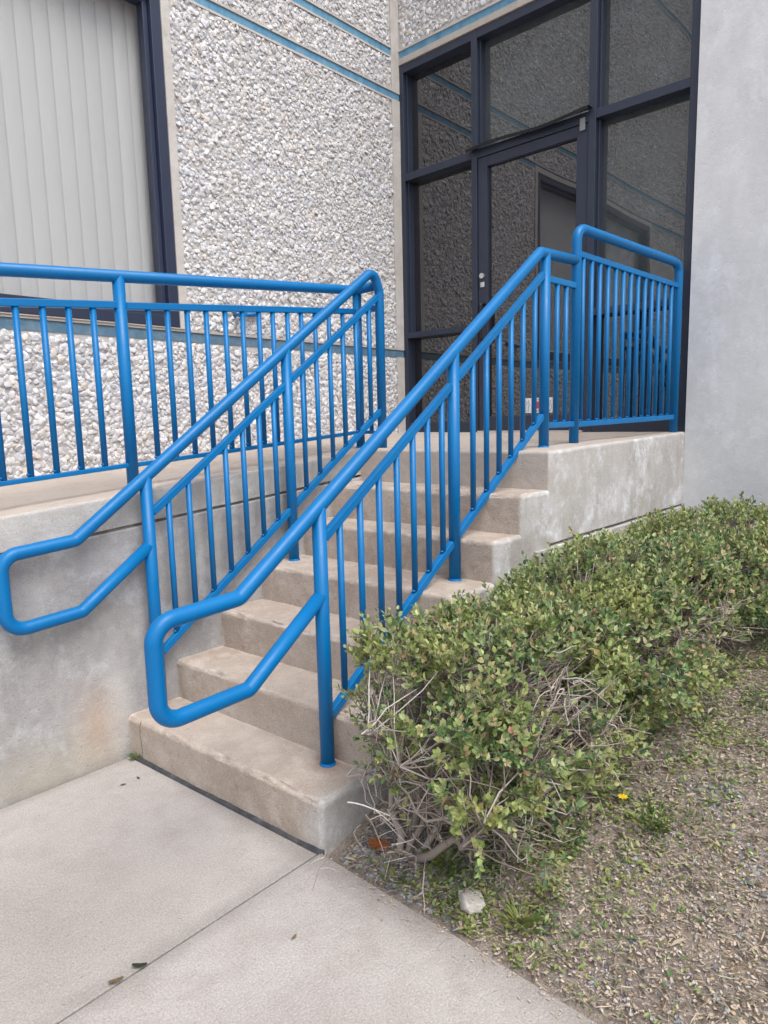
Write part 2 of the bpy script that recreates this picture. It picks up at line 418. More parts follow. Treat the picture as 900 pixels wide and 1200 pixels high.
bm = bmesh.new()
cp = [(nose(1, -RY) - .010, -RY - .01), (nose(1, -RY) + .02, -RY - .01), (nose(1, -W) + .02, -W + .004), (nose(1, -W) - .010, -W + .004)]
lo = [bm.verts.new((x, y, -.1)) for x, y in cp]; hi = [bm.verts.new((x, y, .007)) for x, y in cp]
bm.faces.new(lo[::-1]); bm.faces.new(hi)
for i in range(4): bm.faces.new((lo[i], lo[(i + 1) % 4], hi[(i + 1) % 4], hi[i]))
for i in range(1, 30):
    bmesh.ops.bisect_plane(bm, geom=bm.verts[:] + bm.edges[:] + bm.faces[:], plane_co=(0, -RY - i * .036, 0), plane_no=(0, 1, 0))
for v in bm.verts: v.co = rough(v.co, .004, 9)
o = from_bm('joint_sealant', bm, M['caulk'], smooth=True); tag(o, 'dark grey sealant strip at the foot of the lowest step', 'joint', kind='structure')

# ------------------------------------------------------------------ stairs
stairs = empty('concrete_stairs', (nose(1, -1.7), -1.72, 0), 'flight of worn tan concrete steps between the two blue stair railings', 'stairs')
def stair_edges(k):
    def f(mid, d):
        top = abs(mid.z - k * RISE) < .02
        front = mid.x < nose(k, mid.y) + .03
        right = mid.y < -W + .03
        if top and front and abs(d.y) > .9: return 1
        if top and right: return 1
        if front and right and abs(d.z) > .9: return 1
        return 0
    return f
for k in range(1, 7):
    q = [(nose(k, -RY + .004), -RY + .004), (nose(k, -W), -W), (nose(k + 1, -W), -W), (nose(k + 1, -RY + .004), -RY + .004)]
    block(q, -.25, k * RISE, stair_edges(k), .017, .022, 'step', M['step'], stairs, amp=.0032, chip=True)
    o = stairs.children[-1]; o.data.materials.append(M['landing_side'])
    for p in o.data.polygons:
        if p.normal.y < -.5: p.material_index = 1

# ------------------------------------------------------------------ landing
landing = empty('entrance_landing', (-.9, -1.7, .75), 'raised concrete landing slab in front of the dark glass entrance door', 'landing')
def le(mid, d):
    top = mid.z > 1.05; front = mid.x < -1.6; right = mid.y < -W + .03
    return (top and front and abs(d.y) > .9) or (top and right) or (front and right and abs(d.z) > .9)
q = [(nose(7, -RY + .012), -RY + .012), (nose(7, -W), -W), (-.002, -W), (-.002, -RY + .012)]
o = block(q, .7545, lambda x, y: landing_z(x), le, .015, .05, 'slab', M['landing'], landing, amp=.0025)
o.data.materials.append(M['landing_side'])
for p in o.data.polygons:
    if p.normal.y < -.45: p.material_index = 1
q = [(-1.565, -.003), (-1.565, -RY + .0125), (-.002, -RY + .0125), (-.002, -.003)]
block(q, .76, lambda x, y: landing_z(x), lambda m_, d: 0, .01, .08, 'slab', M['landing'], landing)
box('footing', M['landing_side'], landing, -1.79, -.003, -W - .022, -W + .4, -.1, .738)
box('joint_recess', M['gap'], landing, -1.80, -.004, -W + .012, -W + .35, .739, .754)

# ------------------------------------------------------------------ ramp
ramp = empty('access_ramp', (-4, -.6, 0), 'sloping concrete ramp with stained grey side wall, along the pebble wall', 'ramp')
def prism(name, mat, parent, x0, x1, y0, y1, zlo, zhi, ed=None, bev=.012, cut=.08):
    """block with sloping bottom and top, functions of x"""
    bm = bmesh.new()
    c = [(x0, y0), (x1, y0), (x1, y1), (x0, y1)]
    lo = [bm.verts.new((x, y, zlo(x))) for x, y in c]; hi = [bm.verts.new((x, y, zhi(x))) for x, y in c]
    bm.faces.new(lo[::-1]); bm.faces.new(hi)
    for i in range(4): bm.faces.new((lo[i], lo[(i + 1) % 4], hi[(i + 1) % 4], hi[i]))
    if ed:
        sel = [e for e in bm.edges if ed((e.verts[0].co + e.verts[1].co) / 2, (e.verts[1].co - e.verts[0].co).normalized())]
        bmesh.ops.bevel(bm, geom=sel, offset=bev, segments=4, affect='EDGES', profile=.5)
    for ax in (0, 2):
        vals = [v.co[ax] for v in bm.verts]; a, b = min(vals), max(vals); n = int((b - a) / cut)
        for i in range(1, n + 1):
            co = [0, 0, 0]; no = [0, 0, 0]; co[ax] = a + (b - a) * i / (n + 1); no[ax] = 1
            bmesh.ops.bisect_plane(bm, geom=bm.verts[:] + bm.edges[:] + bm.faces[:], plane_co=co, plane_no=no)
    for v in bm.verts: v.co = rough(v.co, .0022)
    o = from_bm(name, bm, mat, parent, smooth=True); o.data.set_sharp_from_angle(angle=R(50)); return o
RX0 = -7.0
o = prism('slab', M['ramp_top'], ramp, RX0, -1.567, -RY + .006, -.003, lambda x: ramp_z(x) - .124, ramp_z, lambda m_, d: m_.y < -RY + .05 and m_.z > ramp_z(m_.x) - .02 and abs(d.x) > .9, .012)
o.data.materials.append(M['ramp_lip'])
for p in o.data.polygons:
    if p.normal.y < -.6: p.material_index = 1
prism('side_wall', M['ramp_wall'], ramp, RX0, -1.7405, -RY - .004, -.06, lambda x: -.2, lambda x: ramp_z(x) - .137, lambda m_, d: m_.y < -RY + .05 and m_.z > .3 and abs(d.x) > .9, .006)
prism('joint_recess', M['gap'], ramp, RX0, -1.97, -RY + .014, -.1, lambda x: ramp_z(x) - .15, lambda x: ramp_z(x) - .11)

# ------------------------------------------------------------------ building
bld = empty('office_building', (0, 0, 0), 'office building with pebble-faced walls, blue stripes, curtained window and dark glass entrance', 'building')
WX1, WX0 = -2.042, -4.87      # window frame outer
WZ0, WZ1 = 1.878, 3.725
TOP = 7.6; LEFT = -8.0
def wall_boxes(name, mat, rects, axis_, d0, d1):
    bm = bmesh.new()
    for a0, a1, z0, z1 in rects:
        if axis_ == 'y': add_box(bm, a0, a1, d0, d1, z0, z1)
        else: add_box(bm, d0, d1, a0, a1, z0, z1)
    return from_bm(name, bm, mat, bld)
# half pebble template
def peb_template(sub=2):
    bm = bmesh.new(); bmesh.ops.create_icosphere(bm, subdivisions=sub, radius=1)
    bmesh.ops.bisect_plane(bm, geom=bm.verts[:] + bm.edges[:] + bm.faces[:], plane_co=(0, 0, -.25), plane_no=(0, 0, 1), clear_inner=True)
    bmesh.ops.triangulate(bm, faces=bm.faces)
    bm.verts.ensure_lookup_table()
    v = np.array([x.co[:] for x in bm.verts]); f = np.array([[a.index for a in t.verts] for t in bm.faces]); bm.free(); return v, f
PT = peb_template()
def pebbles(rects, excl, axis_, spacing=.030):
    P = []
    for a0, a1, z0, z1 in rects:
        nx = int((a1 - a0) / spacing); nz = int((z1 - z0) / (spacing * .8))
        for i in range(nx + 1):
            for jz in range(nz + 1):
                a = a0 + (i + .5 * (jz % 2)) * spacing + random.uniform(-.36, .36) * spacing
                z = z0 + jz * spacing * .8 + random.uniform(-.33, .33) * spacing
                if a < a0 + .004 or a > a1 - .004 or z < z0 + .006 or z > z1 - .006: continue
                if any(e[0] < a < e[1] and e[2] < z < e[3] for e in excl): continue
                P.append((a, z))
    P = np.array(P); n = len(P); tv, tf = PT
    # angular stones: random stretch, rotation, per-vertex jitter, tilt
    s = np.clip(rng.lognormal(math.log(.0145), .27, n), .008, .024)
    el = rng.uniform(.62, 1.0, n); th = rng.uniform(0, math.pi, n)
    v = tv[None] * (1 + rng.normal(0, .10, (n, len(tv), 1)))
    # squash corners a little
    v = np.sign(v) * np.abs(v) ** .74
    v = v * np.stack([s * 1.08, s * el, s * rng.uniform(.34, .60, n)], 1)[:, None]
    tx = rng.normal(0, .27, n)[:, None]; ty = rng.normal(0, .27, n)[:, None]
    y_, z_ = v[..., 1] * np.cos(tx) - v[..., 2] * np.sin(tx), v[..., 1] * np.sin(tx) + v[..., 2] * np.cos(tx)
    x_, z_ = v[..., 0] * np.cos(ty) - z_ * np.sin(ty), v[..., 0] * np.sin(ty) + z_ * np.cos(ty)
    c, sn = np.cos(th)[:, None], np.sin(th)[:, None]
    X = x_ * c - y_ * sn + P[:, :1]; Z = x_ * sn + y_ * c + P[:, 1:2]
    D = -z_ - rng.uniform(-.003, .003, n)[:, None]
    if axis_ == 'y': Vv = np.stack([X, D, Z], -1)
    else: Vv = np.stack([D, X, Z], -1)
    Fv = tf[None] + (np.arange(n) * len(tv))[:, None, None]
    return Vv.reshape(-1, 3), Fv.reshape(-1, 3)
SA, SA2, SB, SB2, SL2, SL = 3.744, 3.793, 4.045, 4.095, 1.797, 1.8537
L_ = .014
bands = [(SL2, SL), (SA, SA2), (SB, SB2)]
# left wall (plane y = 0)
wall_rects = [(LEFT, WX0, .6, TOP), (WX1, 0, .6, TOP), (WX0, WX1, .6, WZ0), (WX0, WX1, WZ1, TOP)]
ml = wall_boxes('pebble_wall', M['matrix'], wall_rects, 'y', 0.0, .3)
ex = [(WX0 - .055, WX1 + .055, WZ0 - .1, WZ1 + .055)] + [(-99, 99, a - L_ - .003, b + L_ + .003) for a, b in bands]
ex += [(-99, 99, 6.385, 6.475)]
Vp, Fp = pebbles([(-3.9, -.095, .85, 2.1)], ex, 'y', .027)
PT = peb_template(1)
Vr, Fr = pebbles([(-3.9, -.095, 2.1, 5.25)], ex, 'y', .027)
Vq, Fq = pebbles([(-7.9, -3.9, .6, 5.25), (-7.9, -.095, 5.25, 7.5)], ex, 'y', .034)
o = from_np('pebble_facing', np.vstack([Vp, Vq, Vr]), np.vstack([Fp, Fq + len(Vp), Fr + len(Vp) + len(Vq)]), M['pebble'], bld, smooth=False)
PT = peb_template(2)
bands.append((6.40, 6.455))
for a, b in bands:
    low = a < 2
    x1 = -.0005 if a < 4 else -.06
    box('painted_stripe', M['stripe_low' if low else 'stripe'], bld, -7.9, x1, -.004, .0, a, b)
    box('stripe_lip', M['sill' if low else 'border'], bld, -7.9, -.095, -.012, .0, b + .0006, b + L_)
    if not low: box('stripe_lip', M['border'], bld, -7.9, -.095, -.010, .0, a - L_, a - .0006)
# plain border column at the inner corner, cut by the stripes
zc = [(1.15, SL2 - .001), (SL + .001, SA - .001), (SA2 + .001, TOP)]
bm = bmesh.new()
for a, b in zc: add_box(bm, -.094, -.0015, -.012, .0, a, b)
from_bm('corner_border', bm, M['border'], bld)
# plain concrete surround of the window
bm = bmesh.new()
add_box(bm, WX1 + .001, WX1 + .052, -.012, .0, WZ0 - .004, WZ1 + .05); add_box(bm, WX0 - .052, WX0 - .001, -.012, .0, WZ0 - .004, WZ1 + .05)
add_box(bm, WX0, WX1, -.012, .0, WZ1 + .001, WZ1 + .05)
from_bm('window_surround', bm, M['border'], bld)
box('window_sill', M['sill'], bld, WX0 - .05, WX1 + .05, -.018, .0, SL + L_ + .0005, WZ0 - .0045)

# curtained window > frame, pane, blinds
win = box('window', M['wframe'], bld, WX0, WX0 + .01, .02, .03, WZ0, WZ1)
bpy.data.objects.remove(win)
def frame_ring(x0, x1, z0, z1, w, y0, y1, name, mat, parent, mull=()):
    bm = bmesh.new()
    add_box(bm, x0, x0 + w, y0, y1, z0, z1, bev=.003); add_box(bm, x1 - w, x1, y0, y1, z0, z1, bev=.003)
    add_box(bm, x0 + w, x1 - w, y0, y1, z0, z0 + w, bev=.003); add_box(bm, x0 + w, x1 - w, y0, y1, z1 - w, z1, bev=.003)
    for mx in mull: add_box(bm, mx - w / 2, mx + w / 2, y0 + .002, y1, z0 + w, z1 - w, bev=.003)
    return from_bm(name, bm, mat, parent)
win = frame_ring(WX0, WX1, WZ0, WZ1, .062, -.006, .10, 'window', M['wframe'], bld)
win['label'] = 'wide window in a dark frame with pale vertical blinds behind the glass'
frame_ring(WX0 + .063, WX1 - .063, WZ0 + .063, WZ1 - .063, .03, .025, .09, 'inner_frame', M['wframe'], win)
box('pane', M['clear'], win, WX0 + .06, WX1 - .06, .055, .061, WZ0 + .06, WZ1 - .06)
bm = bmesh.new(); x = WX0 + .06
while x < WX1 - .03:
    wv = .089; a = R(2.5)
    n = 6; ring = []
    for t in range(n + 1):
        u = (t / n - .5) * wv; bow = .004 * (1 - (2 * t / n - 1) ** 2)
        px, py = x + u * math.cos(a), .15 + u * math.sin(a) - bow
        ring.append((bm.verts.new((px, py, WZ0 + .0)), bm.verts.new((px, py, WZ1))))
    for (a0, b0), (a1, b1) in zip(ring, ring[1:]): bm.faces.new((a0, a1, b1, b0))
    x += .0865
o = from_bm('blinds', bm, M['blind'], win)
bm = bmesh.new(); add_box(bm, WX0 - .05, WX1 + .05, .36, .38, WZ0 - .1, WZ1 + .1); from_bm('room_back', bm, M['room'], win)
for a in ((WX0 - .05, WX0 - .01), (WX1 + .01, WX1 + .05)): box('room_side', M['room'], win, *a, .301, .36, WZ0 - .1, WZ1 + .1)

# tap on the wall
tap = tube('wall_tap', [(-1.645, -.002, 1.985), (-1.645, -.07, 1.985), (-1.645, -.085, 1.93)], .012, M['blue'], bld, 12)
tap['label'] = 'small blue painted tap on the pebble wall above the low stripe'
tube('pipe', fillet([(-1.63, -.03, 1.985), (-1.50, -.03, 2.0), (-1.46, -.03, 2.0), (-1.455, -.0, 2.0)], [.02, .02]), .013, M['blue'], tap, 12)
bm = bmesh.new(); bmesh.ops.create_cone(bm, cap_ends=True, segments=16, radius1=.028, radius2=.026, depth=.014, matrix=Matrix.Translation((-1.645, -.10, 1.99)) @ Matrix.Rotation(R(80), 4, 'X')); from_bm('tap_wheel', bm, M['blue'], tap)

# wall above the entrance (plane x = 0) and smooth wall to the right
wall_boxes('entrance_lintel', M['matrix'], [(-W, 0.3, 4.0, TOP)], 'x', 0.0, .3)
Vp, Fp = pebbles([(-W, -.02, 4.12, 5.4)], [], 'x')
from_np('pebble_facing', Vp, Fp, M['pebble'], bld)
box('painted_stripe', M['stripe'], bld, -.004, 0, -W, -.0, SB, SB2)
box('stripe_lip', M['border'], bld, -.013, 0, -W, -.0, SB2 + .0006, SB2 + L_)
box('stripe_lip', M['sill'], bld, -.013, 0, -W, -.0, 4.0, SB - .0006)
bm = bmesh.new(); add_box(bm, -.022, .4, -30, -W - .001, -.2, TOP); o = from_bm('smooth_wall', bm, M['side_wall'], bld)
o['label'] = 'smooth pale grey concrete wall right of the entrance'

# storefront
SX0, SX1, GX = -.005, .115, .085
def fb(name, y0, y1, z0, z1, parent=bld, mat='frame', x0=SX0, x1=SX1, bev=.003):
    return box(name, M[mat], parent, x0, x1, y1, y0, z0, z1, bev=bev)
FT, FB_ = 3.994, landing_z(0) + .002
TR0, TR1 = 3.150, 3.205
bm = bmesh.new()
def fa(y0, y1, z0, z1, x0=SX0, x1=SX1): add_box(bm, x0, x1, y1, y0, z0, z1, bev=.003)
fa(-.003, -.048, FB_, FT); fa(-.684, -.732, FB_, FT); fa(-1.585, -1.635, FB_, FT); fa(-2.205, -2.250, FB_, FT)
for y0, y1 in ((-.048, -.684), (-.732, -1.585), (-1.635, -2.205)):
    fa(y0, y1, FT - .055, FT, SX0 + .002)
fa(-.048, -.684, TR0, TR1, SX0 + .002); fa(-1.635, -2.205, TR0, TR1, SX0 + .002); fa(-.732, -1.585, TR0 - .005, TR1, SX0 + .002)
for y0, y1 in ((-.048, -.684), (-1.635, -2.205)):
    fa(y0, y1, 1.946, 1.990, SX0 + .004); fa(y0, y1, FB_, FB_ + .075, SX0 + .004)
# thin inner glazing beads
for y0, y1 in ((-.048, -.684), (-1.635, -2.205), (-.732, -1.585)):
    fa(y0, y0 - .014, TR1, FT - .055, .03, .1); fa(y1 + .014, y1, TR1, FT - .055, .03, .1)
for y0, y1 in ((-.048, -.684), (-1.635, -2.205)):
    fa(y0, y0 - .014, 1.99, TR0, .03, .1); fa(y1 + .014, y1, 1.99, TR0, .03, .1)
o = from_bm('entrance_frame', bm, M['frame'], bld)
for y0, y1, z0, z1, mt in ((-.046, -.686, TR1 - .002, FT - .05, 'glass'), (-.73, -1.587, TR1 - .002, FT - .05, 'glass_hi'), (-1.633, -2.207, TR1 - .002, FT - .05, 'glass_hi'),
                       (-.046, -.686, 1.985, TR0 + .002, 'glass'), (-.046, -.686, FB_ + .07, 1.95, 'glass'), (-1.633, -2.207, 1.985, TR0 + .002, 'glass_hi'), (-1.633, -2.207, FB_ + .07, 1.95, 'glass')):
    box('glass_pane', M[mt], bld, GX, GX + .008, y1, y0, z0, z1)
box('interior', M['room'], bld, .45, .5, -W, 0, 1.0, 4.1)
# drip strip over the door, bent
bm = bmesh.new(); pts = [(-.05 + .012 * math.sin(t * 5.1) * (t), -.665 - t * .945, 3.207 + .010 * math.sin(t * 7.0) + .006 * t) for t in [i / 16 for i in range(17)]]
for a, b in zip(pts, pts[1:]):
    va = [bm.verts.new(p) for p in (a, b, (0.01, b[1], 3.222), (0.01, a[1], 3.222))]
    bm.faces.new(va)
    vb = [bm.verts.new(p) for p in (a, b, (b[0] + .001, b[1], b[2] - .022), (a[0] + .001, a[1], a[2] - .022))]
    bm.faces.new(vb)
bmesh.ops.remove_doubles(bm, verts=bm.verts, dist=1e-5)
bmesh.ops.solidify(bm, geom=bm.faces[:], thickness=.002)
o = from_bm('drip_strip', bm, M['black'], bld)
# door
DZ0 = FB_ + .012
DY0, DY1 = -.736, -1.581
bm = bmesh.new()
add_box(bm, .004, .052, DY0 - .078, DY0, DZ0, TR0 - .008, bev=.003); add_box(bm, .004, .052, DY1, DY1 + .078, DZ0, TR0 - .008, bev=.003)
add_box(bm, .006, .050, DY1 + .078, DY0 - .078, DZ0, DZ0 + .105, bev=.003); add_box(bm, .006, .050, DY1 + .078, DY0 - .078, 3.075, TR0 - .008, bev=.003)
door = from_bm('door', bm, M['frame'], bld); door['label'] = 'narrow framed dark glass entrance door'
box('door_glass', M['glass'], door, .034, .040, DY1 + .07, DY0 - .07, DZ0 + .1, 3.08)
bm = bmesh.new()
bmesh.ops.create_cone(bm, cap_ends=True, segments=20, radius1=.019, radius2=.016, depth=.02, matrix=Matrix.Translation((-.005, -.775, 2.325)) @ Matrix.Rotation(R(90), 4, 'Y'))
from_bm('lock', bm, M['lock'], door)
box('lock_plate', M['lock'], door, -.006, .0035, -.792, -.758, 2.245, 2.282, bev=.004)
tube('pull_handle', fillet([(.003, -.79, 2.12), (-.05, -.79, 2.12), (-.05, -.79, 1.86), (.003, -.79, 1.86)], [.02, .02]), .012, M['black'], door, 12)
box('threshold', M['lock'], door, -.02, .06, DY1, DY0, FB_ - .002, FB_ + .010)
box('latch', M['latch'], bld, -.012, -.0055, -1.565, -1.53, 3.10, 3.175)
# door sticker
stk = box('door_sticker', M['white'], door, .0325, .0338, -1.335, -1.075, 1.325, 1.43)
bm = bmesh.new(); add_box(bm, .0315, .0322, -1.265, -1.17, 1.355, 1.405); from_bm('red_band', bm, M['red'], stk)
for y, w in ((-1.095, .014), (-1.120, .012), (-1.145, .013), (-1.300, .014), (-1.320, .008)):
    bm = bmesh.new(); z = 1.334
    pts = []
    while z < 1.418: pts.append((.0318, y - random.choice((0, w)), z)); z += random.uniform(.008, .013)
    sweep(bm, pts, rsq(.004, .0008, .0002)); from_bm('lettering', bm, M['ink'], stk)
for z0 in (1.341, 1.417):
    bm = bmesh.new(); pts = [(.0318, -1.172 - .009 * k, z0 + random.uniform(-.005, .005)) for k in range(10)]
    sweep(bm, pts, rsq(.004, .0008, .0002)); from_bm('lettering', bm, M['ink'], stk)

# ------------------------------------------------------------------ railings
PR = .024; BR = .0118
def baluster(parent, x, y, z0, z1):
    bm = bmesh.new(); sweep(bm, [(x, y, z0), (x, y, z1)], circ(BR, 12))
    # weld bead where the bar meets the bottom rail, joined to the bar's mesh
    bmesh.ops.create_uvsphere(bm, u_segments=10, v_segments=6, radius=.008, matrix=Matrix.Translation((x - .004, y, z0 + .018)) @ Matrix.Diagonal((1.6, 1.2, .8, 1)))
    o = from_bm('baluster', bm, M['blue'], parent)
    for p in o.data.polygons: p.use_smooth = len(p.vertices) <= 4
def rail_bar(parent, a, b, name='mid_rail', w=.026, h=.028):
    bar(name, a, b, w, h, M['blue'], parent)
def post(parent, x, y, z0, z1): 
    p = tube('post', [(x, y, z0 - .02), (x, y, z1)], PR, M['blue'], parent)
    bm = bmesh.new(); bmesh.ops.create_cone(bm, cap_ends=True, segments=20, radius1=.029, radius2=.0255, depth=.008, matrix=Matrix.Translation((x, y, z0 + .003)))
    from_bm('foot_weld', bm, M['blue'], p, smooth=False)
    return p

# --- right railing: stair flight, level piece and high guard, all welded together
y = -2.09
rr = empty('stair_railing', (-2.1, y, .1), 'blue tubular stair railing right of the steps, ending in a taller guard', 'railing')
slope = (2.035 - .809) / (-1.472 + 3.173)
hand = fillet([(-2.855, y, .748), (-3.155, y, .525), (-3.447, y, .517), (-3.447, y, .795), (-3.173, y, .809), (-1.472, y, 2.035), (-1.135, y, 2.05)], [.03, .062, .062, .03, .02])
tube('handrail', hand, PR, M['blue'], rr)
hz = lambda x: .809 + (x + 3.173) * slope
post(rr, -2.852, y, RISE, hz(-2.852)); post(rr, -2.128, y, 4 * RISE, hz(-2.128)); post(rr, -1.425, y, landing_z(-1.425), 2.036)
mz = lambda x: .947 + (x + 2.82) * .724
lz = lambda x: .336 + (x + 2.825) * .703
A_, B_, C_ = -2.852, -2.128, -1.425
wl = []
for a, b, bs in ((A_, B_, (-2.762, -2.664, -2.567, -2.471, -2.380, -2.293, -2.205)), (B_, C_, (-1.998, -1.900, -1.805, -1.711, -1.614, -1.515))):
    rail_bar(rr, (a + .02, y, mz(a + .02)), (b - .02, y, mz(b - .02))); rail_bar(rr, (a + .02, y, lz(a + .02)), (b - .02, y, lz(b - .02)), 'bottom_rail')
    for x in bs: baluster(rr, x, y, lz(x), mz(x))
D = Vector((-1.125, -2.09, 0)); E_ = Vector((-.080, -2.205, 0))
rail_bar(rr, (C_ + .02, y, 1.928), (D.x - .02, y, 1.930)); rail_bar(rr, (C_ + .02, y, 1.264), (D.x - .02, y, 1.264), 'bottom_rail')
for x in (-1.312, -1.224): baluster(rr, x, y, 1.264, 1.929)
guard = fillet([(D.x, D.y, landing_z(D.x) - .02), (D.x, D.y, 2.205), (E_.x, E_.y, 2.168), (E_.x, E_.y, landing_z(E_.x) - .02)], [.06, .06])
tube('guard_tube', guard, PR, M['blue'], rr)
def de(t): p = D.lerp(E_, t); return p.x, p.y
rail_bar(rr, (*de(.02), 2.082), (*de(.98), 2.040)); rail_bar(rr, (*de(.02), 1.262), (*de(.98), 1.262 + .018), 'bottom_rail')
for i in range(13):
    t = .055 + i * .0722; xx, yy = de(t); baluster(rr, xx, yy, 1.262 + .018 * t, 2.082 - .042 * t); 


# --- left railing: stair flight joined to the ramp rail
y = -1.25
lr = empty('ramp_railing', (-2.3, y, .1), 'blue tubular railing left of the steps, joined to the ramp rail', 'railing')
sl = (2.04 - .91) / (-1.70 + 3.278)
hz = lambda x: .91 + (x + 3.278) * sl
hand = fillet([(-2.994, y, .842), (-3.276, y, .640), (-3.532, y, .622), (-3.532, y, .885), (-3.278, y, .905), (-1.675, y, 2.062), (-1.632, y, 1.96), (-1.632, y, landing_z(-1.632) - .02)], [.03, .062, .062, .03, .05, .05])
tube('handrail', hand, PR, M['blue'], lr)
post(lr, -2.992, y, RISE, hz(-2.992)); post(lr, -2.268, y, 4 * RISE, hz(-2.268))
mz = lambda x: .981 + (x + 2.959) * .7256
lz = lambda x: .405 + (x + 2.971) * .715
wl = []
for a, b, bs in ((-2.992, -2.268, (-2.901, -2.807, -2.714, -2.621, -2.528, -2.437, -2.352)), (-2.268, -1.632, (-2.174, -2.084, -1.994, -1.905, -1.812, -1.716))):
    rail_bar(lr, (a + .02, y, mz(a + .02)), (b - .01, y, mz(b - .01))); rail_bar(lr, (a + .02, y, lz(a + .02)), (b - .01, y, lz(b - .01)), 'bottom_rail')
    for x in bs: baluster(lr, x, y, lz(x), mz(x))
ya = -1.07
tz = lambda x: 1.893 + .0758 * (x + 2.95)
tube('ramp_handrail', fillet([(-6.6, ya, tz(-6.6)), (-1.612, ya, tz(-1.612)), (-1.632, y + .01, 1.996)], [.03]), PR, M['blue'], lr)
posts = [-1.615, -2.950, -4.285, -5.62]
for x in posts: post(lr, x, ya, ramp_z(x), tz(x))
def ml_(x): return 1.781 + .0765 * (x + 2.95)
def ll_(x): return 1.150 + .0685 * (x + 2.95)
for a, b in ((-2.95, -1.615), (-4.285, -2.95), (-5.62, -4.285)):
    rail_bar(lr, (a + .02, ya, ml_(a)), (b - .02, ya, ml_(b)), w=.03); rail_bar(lr, (a + .02, ya, ll_(a)), (b - .02, ya, ll_(b)), 'bottom_rail', .026, .018)
for x in [-2.832, -2.746, -2.652, -2.558, -2.459, -2.365, -2.272, -2.190, -2.100, -2.012, -1.921, -1.825, -1.726]: baluster(lr, x, ya, ll_(x), ml_(x))
for s0 in (-3.062, -4.397):
    for i in range(12): baluster(lr, s0 - .0935 * i, ya, ll_(s0 - .0935 * i), ml_(s0 - .0935 * i))
rail_bar(lr, (-1.617, ya - .02, 1.879), (-1.631, y + .02, 1.882)); rail_bar(lr, (-1.617, ya - .02, 1.241), (-1.631, y + .02, 1.241), 'bottom_rail', .026, .018)
baluster(lr, -1.624, -1.165, 1.241, 1.88)


# ------------------------------------------------------------------ leaves
LT = np.array([(0, 0, 0), (.30, .26, .06), (.68, .24, .05), (1, 0, -.06), (.68, -.24, .05), (.30, -.26, .06), (.5, 0, -.03)])
LF = np.array([(6, 0, 1), (6, 1, 2), (6, 2, 3), (6, 3, 4), (6, 4, 5), (6, 5, 0)])
def leaves(P, Dv, Nv, L, wid=1.0):
    """P base points, Dv leaf directions, Nv up hints, L lengths"""
    Dv = Dv / np.linalg.norm(Dv, axis=1, keepdims=True)
    S = np.cross(Nv, Dv); S /= np.linalg.norm(S, axis=1, keepdims=True) + 1e-9
    U = np.cross(Dv, S)
    t = LT[None].repeat(len(P), 0).copy(); t[:, :, 1] *= (wid * rng.uniform(.8, 1.25, len(P)))[:, None]; t[:, :, 2] *= rng.uniform(-.6, 2.2, len(P))[:, None]
    V = P[:, None] + (t[..., :1] * Dv[:, None] + t[..., 1:2] * S[:, None] + t[..., 2:3] * U[:, None]) * L[:, None, None]
    F = LF[None] + (np.arange(len(P)) * 7)[:, None, None]
    return V.reshape(-1, 3), F.reshape(-1, 3)
class Tw:
    def __init__(s): s.V = []; s.F = []; s.n = 0
    def add(s, pts, r0, r1, k=4):
        pts = [Vector(p) for p in pts]; m = len(pts); base = s.n
        n = Vector((.3, .5, .8)).normalized()
        for i, p in enumerate(pts):
            t = (pts[min(i + 1, m - 1)] - pts[max(i - 1, 0)]).normalized()
            n = (n - t * n.dot(t)); n = n.normalized() if n.length > 1e-4 else t.orthogonal().normalized()
            b = t.cross(n); r = r0 + (r1 - r0) * i / (m - 1)
            for q in range(k):
                a = 2 * math.pi * q / k; s.V.append(p + (n * math.cos(a) + b * math.sin(a)) * r)
        for i in range(m - 1):
            for q in range(k):
                a = base + i * k + q; b_ = base + i * k + (q + 1) % k
                s.F.append((a, b_, b_ + k, a + k))
        s.n += m * k
def wig(a, b, n, amp):
    a, b = Vector(a), Vector(b); out = []
    sd = Vector((random.uniform(0, 99), 0, 0))
    for i in range(n + 1):
        t = i / n; p = a.lerp(b, t)
        p += noise.noise_vector(p * 9 + sd) * amp * math.sin(math.pi * min(t * 1.1, 1)) ; out.append(p)
    return out
